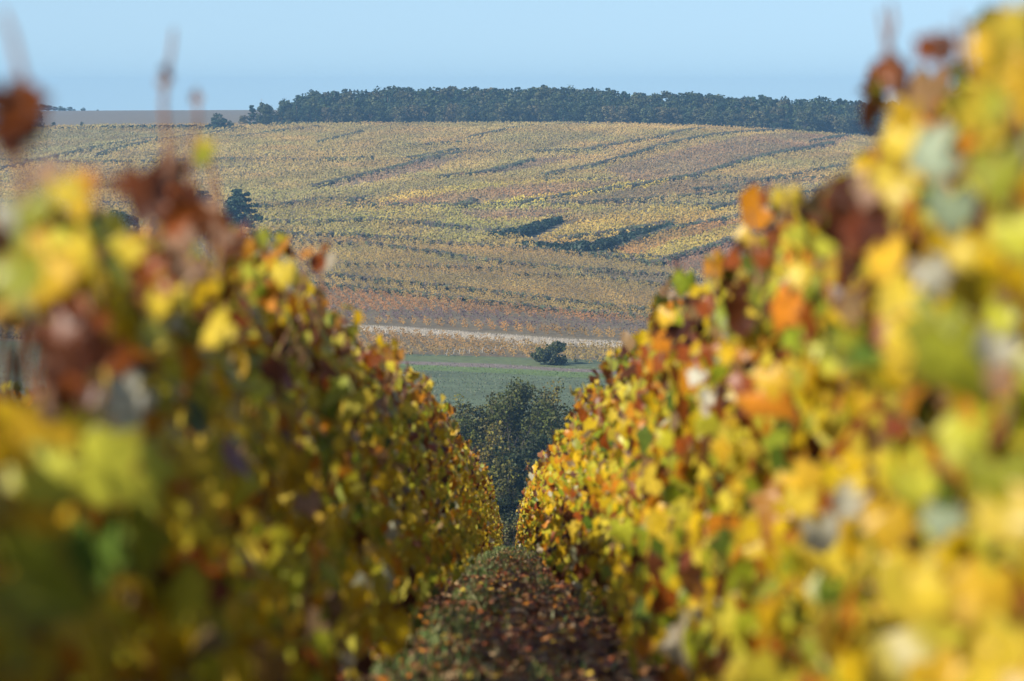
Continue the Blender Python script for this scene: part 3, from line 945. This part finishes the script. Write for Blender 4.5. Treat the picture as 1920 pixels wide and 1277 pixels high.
# stubble and meadow growth on the valley field
n = 70000
y = 330 + 170 * rng.random(n); x = rng.uniform(-1, 1, n) * (.118 * y + 3)
P = np.stack([x, y, ground(x, y)], 1)
inpx = project(P[:, 0], P[:, 1], P[:, 2])
T = np.array([(.095, .122, .06), (.12, .125, .078), (.075, .105, .048)])[rng.integers(0, 3, n)] * (.65 + .6 * vnoise(np.stack([x / 4, y / 2.2], 1), 41))[:, None]
gm = in_parcel(P, GREEN_ST); T[gm] = np.array([.11, .165, .045]) * rng.uniform(.8, 1.2, (gm.sum(), 1))
gm = in_parcel(P, GREEN_TOP); T[gm] = np.array([.13, .15, .06]) * rng.uniform(.8, 1.2, (gm.sum(), 1))
gm = in_parcel(P, BROWN_ST); T[gm] = np.array([.17, .14, .12]) * rng.uniform(.8, 1.2, (gm.sum(), 1))
tag(blades("meadow_grass", P, rng.uniform(.06, .17, n), rng.uniform(.05, .12, n), T, M_GRASS, .5), "grey green meadow growth on the valley field", "meadow grass", kind="stuff")

# ------------------------------------------------------------------ trees and bushes
def limb_skeleton(H, spread_, lev=3, seed=0, trunk_frac=.3, up=.55):
    """[(points, radii)], [tip positions]"""
    r = np.random.default_rng(seed)
    out, tips = [], []
    def grow(p, dirv, L, rad, depth):
        k = 4
        pts = [p]
        dv = dirv
        for _ in range(k):
            dv = dv + r.normal(0, .13, 3) + np.array([0, 0, .05])
            dv /= np.linalg.norm(dv)
            pts.append(pts[-1] + dv * L / k)
        out.append((pts, np.linspace(rad, rad * .55, k + 1)))
        if depth == 0:
            tips.extend([pts[2], pts[3], pts[-1]]); return
        nb = 4 if depth == lev else 3
        for i in range(nb):
            j = r.integers(2, k + 1)
            a = r.uniform(0, 2 * np.pi) if depth < lev else 2 * np.pi * i / nb + r.uniform(-.4, .4)
            nd = np.array([math.cos(a) * spread_, math.sin(a) * spread_, up + r.uniform(-.25, .35)]) + dv * .5
            nd /= np.linalg.norm(nd)
            grow(pts[j], nd, L * r.uniform(.6, .85), rad * .55, depth - 1)
        grow(pts[-1], dv, L * .7, rad * .5, depth - 1)
    grow(np.zeros(3) - np.array([0, 0, .15]), np.array([0, 0, 1.0]), H * trunk_frac, H * .017, lev)
    return out, np.array(tips)


def clump_quads(C, rad, n, leaf, tint, seed, squash=.85):
    r = np.random.default_rng(seed)
    k = r.integers(0, len(C), n)
    off = r.normal(0, 1, (n, 3)); off /= np.linalg.norm(off, axis=1)[:, None]
    off *= (rad[k] * r.uniform(.35, 1.05, n) ** .6)[:, None]; off[:, 2] *= squash
    N = off / (np.linalg.norm(off, axis=1)[:, None] + 1e-6) + r.normal(0, .6, (n, 3))
    Rm = frames(N, r.uniform(-3, 3, n))
    q = np.array([(-.5, -.3, 0), (.4, -.5, .12), (.5, .4, -.06), (-.3, .5, .12)])
    V = np.einsum('nij,vj->nvi', Rm, q) * (leaf * r.uniform(.6, 1.4, n))[:, None, None] + (C[k] + off)[:, None]
    T = tint[k] * r.uniform(.6, 1.4, (n, 1)) * r.uniform(.9, 1.1, (n, 3))
    return V.reshape(-1, 3), np.arange(n * 4).reshape(n, 4), np.repeat(T, 4, 0)


def wood_mesh(sk, mat):
    a = Acc()
    for pts, rad in sk: a.add(*tube(pts, rad, 5))
    return a.mesh("trunk", mat, True)


def broadleaf_proto(seed, H, W, nq, leaf, mat=None):
    r = np.random.default_rng(seed)
    sk, tips = limb_skeleton(H, 1.0, 2, seed, .32)
    m = 34
    a = r.uniform(0, 2 * np.pi, m); zz = r.uniform(.16, .90, m)
    prof = np.interp(zz, [.1, .3, .55, .8, 1.0], [.55, .9, 1.0, .72, .2])
    rr = W / 2 * prof * r.uniform(.35, 1, m) ** .5 * .8
    C = np.stack([rr * np.cos(a), rr * np.sin(a), zz * H], 1)
    rad = r.uniform(.12, .24, m) * W
    tint = r.uniform(.65, 1.35, (m, 1)) * np.ones((1, 3))
    V, F, T = clump_quads(C, rad, nq, leaf, tint, seed)
    return wood_mesh(sk, M_TBARK), np_mesh("crown", V, F, mat or M_TREE, T)


def pine_proto(seed, H, W, nq, leaf, bare=.0):
    r = np.random.default_rng(seed)
    a = Acc()
    a.add(*tube([(0, 0, -.2), (.05, 0, H * .4), (0, .06, H * .75), (0, 0, H * .98)], [H * .016, H * .013, H * .008, H * .002], 6))
    C, rad = [], []
    z = H * (bare + .08)
    while z < H * .97:
        f = (z / H - bare) / (1 - bare)
        L = W / 2 * np.interp(f, [0, .2, .55, .85, 1], [.75, 1, .85, .5, .12])
        for k in range(6 if f < .8 else 4):
            an = r.uniform(0, 2 * np.pi); l = L * r.uniform(.6, 1.1)
            e = np.array([math.cos(an) * l, math.sin(an) * l, z + l * r.uniform(-.05, .25)])
            a.add(*tube([(0, 0, z - l * .1), e * np.array([.5, .5, 0]) + np.array([0, 0, (z + e[2]) / 2]), e], [H * .005, H * .003, H * .001], 4))
            for t in (.45, .72, .95):
                C.append(e * np.array([t, t, 0]) + np.array([0, 0, z + (e[2] - z) * t])); rad.append(W * .085 * r.uniform(.7, 1.3))
        z += H * r.uniform(.055, .085)
    C = np.array(C); rad = np.array(rad)
    V, F, T = clump_quads(C, rad, nq, leaf, r.uniform(.7, 1.3, (len(C), 1)) * np.ones((1, 3)), seed, .5)
    return a.mesh("trunk", M_PBARK, True), np_mesh("crown", V, F, M_PINE, T)


PB = [broadleaf_proto(300 + k, 9.0, [6.2, 5.4, 7.0, 5.0, 6.4, 5.8][k], 1500, .50) for k in range(6)]
PF = [broadleaf_proto(340 + k, 9.0, [6.6, 7.4, 6.0, 7.0][k], 1500, .46, M_TREEF) for k in range(4)]
PP = [pine_proto(400 + k, 10.0, [5.0, 4.4, 5.6][k], 1400, .45) for k in range(3)]


def tree(name, proto, loc, sc, label, cat="tree", group=None, wide=1.0):
    t = empty(name, loc)
    tag(t, label, cat, group)
    t.rotation_euler.z = rng.uniform(0, 6.28)
    t.scale = (sc * wide, sc * wide, sc)
    obj("trunk", proto[0], t); obj("crown", proto[1], t)
    return t


# the wood on the ridge
TOPX = [440, 500, 570, 640, 760, 850, 970, 1120, 1330, 1500, 1640, 1750]
TOPY = [222, 198, 172, 167, 162, 160, 160, 163, 175, 180, 188, 196]
for rowi, (Yr, frac) in enumerate([(1262, .54), (1268, .66), (1277, .80), (1288, .93), (1298, .98), (1310, 1.0)]):
    x = (452 + 16 * rowi - 960) / F_PX * Yr + rng.uniform(0, 3)
    while x < (1725 - 960) / F_PX * Yr:
        yy = Yr + rng.uniform(-3, 3)
        z = float(ground(x, yy))
        px, _ = project(x, yy, z)
        top = seen(px, np.interp(px, TOPX, TOPY), yy)[2]
        h = max((top - z) * frac * rng.uniform(.94, 1.06), 3.0)
        pine = rng.random() < (.22 if rowi > 1 else .06)
        front = rowi == 0
        if pine:
            tree("pine_tree", PP[int(rng.integers(0, 3))], (x, yy, z - .1), h / 10.0, "dark blue green conifer standing in the long wood on the ridge", group="conifers of the ridge wood", wide=1.05)
        elif front:
            tree("broadleaf_tree", PF[int(rng.integers(0, 4))], (x, yy, z - .1), h / 9.0, "rounded broadleaf tree along the front edge of the long wood on the ridge", group="front edge trees of the ridge wood", wide=1.3)
        else:
            tree("broadleaf_tree", PB[int(rng.integers(0, 6))], (x, yy, z - .1), h / 9.0, "dull green broadleaf tree inside the long wood on the ridge", group="inner broadleaf trees of the ridge wood", wide=1.15)
        x += rng.uniform(3.5, 5.2) * (.9 if front else 1.0)


def ground_tree(name, kind, px, base, top, label, wide=1.0, y=None, cat="tree", group=None):
    p = at(px, base) if y is None else np.array([(px - 960) / F_PX * y, y, 0])
    p[2] = float(ground(p[0], p[1]))
    h = seen(px, top, p[1])[2] - p[2]
    proto = (PP if kind == 'p' else PF if kind == 'f' else PB)[int(rng.integers(0, 3))]
    return tree(name, proto, tuple(p - np.array([0, 0, .1])), h / (10.0 if kind == 'p' else 9.0), label, cat, group, wide)


ground_tree("pine_tree", 'p', 472, 238, 194, "pointed dark conifer standing at the open left end of the ridge wood")
ground_tree("broadleaf_tree", 'b', 498, 238, 192, "dark round tree next to the pointed conifer at the end of the wood")
ground_tree("broadleaf_tree", 'b', 410, 242, 210, "lone pale tree in the dip left of the ridge wood", 1.5)
ground_tree("broadleaf_tree", "f", 1512, 251, 206, "broad pale crowned tree standing just in front of the ridge wood, near its right end", 1.5)
ground_tree("shrub", 'b', 432, 242, 224, "low yellowish shrub beside the lone pale tree left of the wood", 1.3, cat="shrub")
ground_tree("shrub", 'b', 395, 243, 230, "low dark shrub left of the lone pale tree by the wood", 1.5, cat="shrub")
ground_tree("shrub", 'b', 100, 241, 228, "small round shrub at the edge of the ploughed field", 1.0, cat="shrub")
ground_tree("shrub", 'b', 154, 240, 227, "small thin shrub on the ploughed field, nearer the wood", 1.0, cat="shrub")
for i, (px, tp) in enumerate([(6, 196), (28, 192), (52, 198), (66, 205), (16, 205), (42, 204)]):
    ground_tree("broadleaf_tree", 'b', px, 244, tp, "dark tree in the copse at the left edge of the ridge", 1.15, group="dark copse at the left edge")
for i, px in enumerate([68, 80, 92, 104, 114, 122, 132, 140, 157, 184, 190]):
    ground_tree("broadleaf_tree", 'b', px, 0, [195, 194, 197, 199, 198, 201, 200, 204, 201, 205, 207][i], "tiny tree on the skyline beyond the ploughed field", 2.0, y=1880 + 6 * i, group="skyline trees beyond the ploughed field")
# pines on the slope, left
PT = [pine_proto(450 + k, 10.0, [7.2, 5.5, 6.2][k], 4200, .34, .22) for k in range(3)]
for px, base, top, k, lab in [(452, 452, 352, 0, "broad dark pine with a bare trunk standing on the vineyard slope"), (340, 452, 348, 1, "slim pine behind the dry red shoots of the left row"),
                              (382, 452, 356, 2, "pine between the broad pine and the slim pine on the slope"), (436, 450, 366, 1, "leaning pine close beside the broad dark pine")]:
    p = at(px, base)
    tree("pine_tree", PT[k], tuple(p - np.array([0, 0, .1])), (seen(px, top, p[1])[2] - p[2]) / 10.0, lab, wide=1.0)
for i, px in enumerate([100, 122, 146, 172, 196, 222, 246, 300, 322, 362]):
    ground_tree("hedge_tree", 'b', px, 450, 398 + 5 * math.sin(i * 2.1), "dark tree in the hedge line behind the blurred left vines", 1.1, group="hedge line trees left of the pines")
ground_tree("shrub", 'b', 524, 441, 428, "dark dome shaped shrub among the vines right of the pines", 2.2, cat="shrub")
ground_tree("shrub", 'p', 12, 776, 734, "small dark conifer on the valley field behind the left vine row", 1.1, cat="conifer")

# hedges in the gully
def hedge(pix, hgt, label, wid=1.2):
    pts = [at(*p) for p in pix]
    root = empty("hedge", tuple(pts[0]))
    tag(root, label, "hedge", None)
    C, rad = [], []
    a = Acc()
    for A, B, h0, h1 in zip(pts[:-1], pts[1:], hgt[:-1], hgt[1:]):
        L = np.linalg.norm((B - A)[:2]); k = max(3, int(L / .8))
        for t in np.linspace(0, 1, k):
            q = A + (B - A) * t + np.array([rng.normal(0, .4), rng.normal(0, .4), 0]); q[2] = float(ground(q[0], q[1]))
            h = (h0 + (h1 - h0) * t) * rng.uniform(.75, 1.1)
            for f in (.25, .6, .85):
                C.append(q + np.array([rng.normal(0, .3), rng.normal(0, .3), h * f]) - pts[0]); rad.append(wid * rng.uniform(.5, .8) * (1.1 - .4 * f))
        for t in np.linspace(.05, .95, max(2, int(L / 4))):
            q = A + (B - A) * t - pts[0]; q[2] = float(ground(*(q + pts[0])[:2])) - pts[0][2]
            a.add(*tube([q - np.array([0, 0, .1]), q + np.array([.1, 0, .8]), q + np.array([.05, .1, 1.5])], [.07, .05, .02], 5))
    C = np.array(C); rad = np.array(rad)
    V, F, T = clump_quads(C, rad, min(len(C) * 26, 14000), .42, rng.uniform(.6, 1.25, (len(C), 1)) * np.array([[.8, .8, .8]]), 77)
    obj("stem", a.mesh("stem", M_TBARK), root)
    obj("foliage", np_mesh("foliage", V, F, M_PINE, T), root)
    return root


hedge([(915, 443), (950, 449), (975, 447), (1010, 430), (1055, 413)], [.4, 1.1, 1.4, 1.1, .3], "dark hedge forming the upper arm of the gully between yellow vines")
hedge([(985, 462), (1040, 472), (1090, 481), (1125, 476), (1180, 453), (1255, 426)], [.5, 1.2, 2.2, 2.0, 1.1, .3], "dark hedge forming the long lower arm of the gully between yellow vines")

hedge([(108, 244), (200, 243), (300, 243), (390, 244), (455, 243)], [.5, .8, 1.0, 1.1, .6], "low dark hedge line at the foot of the ploughed field on the ridge", 1.0)


# trees at the foot of the alley
def val_tree(px, top, y, W, base_drop, nq, leaf, tint, seed, label, name="broadleaf_tree", cat="tree", spr=.9, tf=.26, dens=1.0):
    x = (px - 960) / F_PX * y
    z = float(ground(x, y)) - base_drop
    H = float(seen(px, top, y)[2] - z)
    sk, tips = limb_skeleton(1.0, spr, 3, seed, tf)
    allp = np.concatenate([np.array(p) for p, _ in sk])
    mx = np.percentile(np.abs(allp[:, :2]), 97) * 2 + 1e-6
    S = np.array([W / mx, W / mx, H / allp[:, 2].max()])
    sk = [([p * S for p in pts], np.asarray(rad) * H * .8 + .006) for pts, rad in sk]
    tips = tips * S
    r = np.random.default_rng(seed + 1)
    t = empty(name, (x, y, z))
    tag(t, label, cat)
    obj("trunk", wood_mesh(sk, M_VBARK), t)
    low = np.clip(tips[:, 2:3] / H, 0, 1)
    tt = np.array(tint)[None] * r.uniform(.7, 1.35, (len(tips), 1))
    rad = r.uniform(.06, .12, len(tips)) * W
    V, F, T = clump_quads(tips, rad, nq, leaf, tt, seed + 2)
    obj("crown", np_mesh("crown", V, F, M_VAL, T), t)
    return t


GREENISH, OLIVE, STRAW, SHADE_TINT, GREY = (.66, .76, .56), (.95, .90, .7), (1.35, 1.12, .7), (.22, .32, .34), (.9, .85, 1.0)  # the darkest tint puts the thicket's shade into the leaf colour
for i, (px, top, y, W, nq, leaf, tint, lab) in enumerate([
        (946, 722, 300, 6.8, 12000, .125, GREENISH, "tallest leafy green tree at the foot of the alley"),
        (896, 744, 303, 5.6, 8000, .13, OLIVE, "green tree leaning against the tallest tree at the alley foot"),
        (1044, 722, 306, 5.4, 6000, .13, STRAW, "thin straw yellow tree right of the tallest tree, twigs showing"),
        (1096, 730, 300, 5.6, 6000, .13, GREY, "bare twiggy grey tree beside the right vine row"),
        (1002, 728, 302, 5.6, 7000, .125, GREY, "grey brown half bare tree between the green tree and the straw tree"),
        (818, 738, 314, 5.6, 5000, .13, STRAW, "wispy half bare tree beside the left vine row"),
        (792, 752, 300, 5.5, 5000, .17, GREENISH, "leafy tree half hidden by the left vine row, nearest the wispy one"),  # this and the next two extend the tree row mostly unseen, added to cast shade
        (745, 728, 296, 6.0, 5000, .18, GREENISH, "leafy tree hidden behind the left vine row, second from the wispy one"),
        (690, 690, 292, 6.5, 5000, .18, GREENISH, "leafy tree hidden behind the left vine row, third from the wispy one"),
        (1060, 765, 296, 5.0, 6000, .14, GREENISH, "broad green bush between the straw tree and the right vine row"),
        (1140, 735, 302, 5.6, 5200, .15, GREENISH, "leafy tree half hidden by the right vine row at the alley foot"),
        (852, 770, 306, 4.6, 4800, .14, OLIVE, "olive tree between the wispy tree and the low dark green one"),
        (866, 800, 298, 3.6, 4200, .15, GREENISH, "low dark green tree just right of the left vine row"),
        (912, 792, 290, 2.6, 2600, .13, STRAW, "small golden bush in front of the tallest tree"),
        (1065, 815, 292, 3.4, 3400, .14, OLIVE, "olive bush low against the right vine row"),
        (975, 822, 288, 4.2, 5200, .17, SHADE_TINT, "shade coloured bush in the middle of the alley end"),
        (1005, 850, 283, 3.6, 4600, .17, SHADE_TINT, "dark bush against the right vine row, below the shade coloured bush"),
        (940, 850, 282, 3.6, 4600, .17, SHADE_TINT, "dark bush behind the yellow green bush at the alley end"),
        (934, 862, 272, 2.1, 3600, .12, OLIVE, "yellow green bush seen between the two vine rows"),
        (968, 935, 268, 3.0, 3800, .15, SHADE_TINT, "dark low growth behind the grey twigs at the alley end"),
        (962, 948, 256, 2.2, 1500, .09, GREY, "grey leafless twigs rising at the far end of the alley")]):
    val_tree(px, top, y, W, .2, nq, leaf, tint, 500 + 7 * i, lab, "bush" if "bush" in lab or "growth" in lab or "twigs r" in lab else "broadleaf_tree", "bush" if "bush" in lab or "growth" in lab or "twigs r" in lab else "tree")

# bush on the field edge
p = at(1030, 683)
val_tree(1030, 643, p[1], 3.6, .1, 5000, .19, (.42, .55, .6), 640, "round dark bush standing alone at the field edge below the vineyard", "bush", "bush", spr=1.2, tf=.12)

# pale stakes at the row ends of the lower vineyard
for i in range(14):
    px = 838 + i * 11 + random.uniform(-3, 3)
    p = at(px, 668 - 1.0 * i + random.uniform(-1, 1))
    t = empty("row_stake", tuple(p))
    tag(t, "pale slanting stake at a row end of the vineyard above the field", "stake", "pale stakes along the lower vineyard edge")
    V, F = tube([(0, 0, -.1), (.08, 0, .35), (.18, 0, .7)], [.02, .02, .018], 5)
    obj("post", np_mesh("post", V, F, M_STAKE, None, True), t)
    V, F = tube([(.18, 0, .68), (-.25, 0, .0)], [.006, .006], 4)
    obj("wire", np_mesh("wire", V, F, M_STEEL), t)

# thin mast on the skyline
p = at(468, 236)
t = empty("mast", (p[0], p[1] + 60, float(ground(p[0], p[1] + 60))))
tag(t, "thin mast rising on the skyline above the pointed conifer", "mast")
hm_ = float(seen(468, 184, p[1] + 60)[2] - t.location.z)
V, F = tube([(0, 0, -.2), (0, 0, hm_ * .6), (0, 0, hm_)], [.07, .06, .04], 6)
obj("pole", np_mesh("pole", V, F, M_STEEL, None, True), t)
V, F = tube([(-.5, 0, hm_ * .93), (.5, 0, hm_ * .93)], [.03, .03], 5)
obj("crossarm", np_mesh("crossarm", V, F, M_STEEL), t)
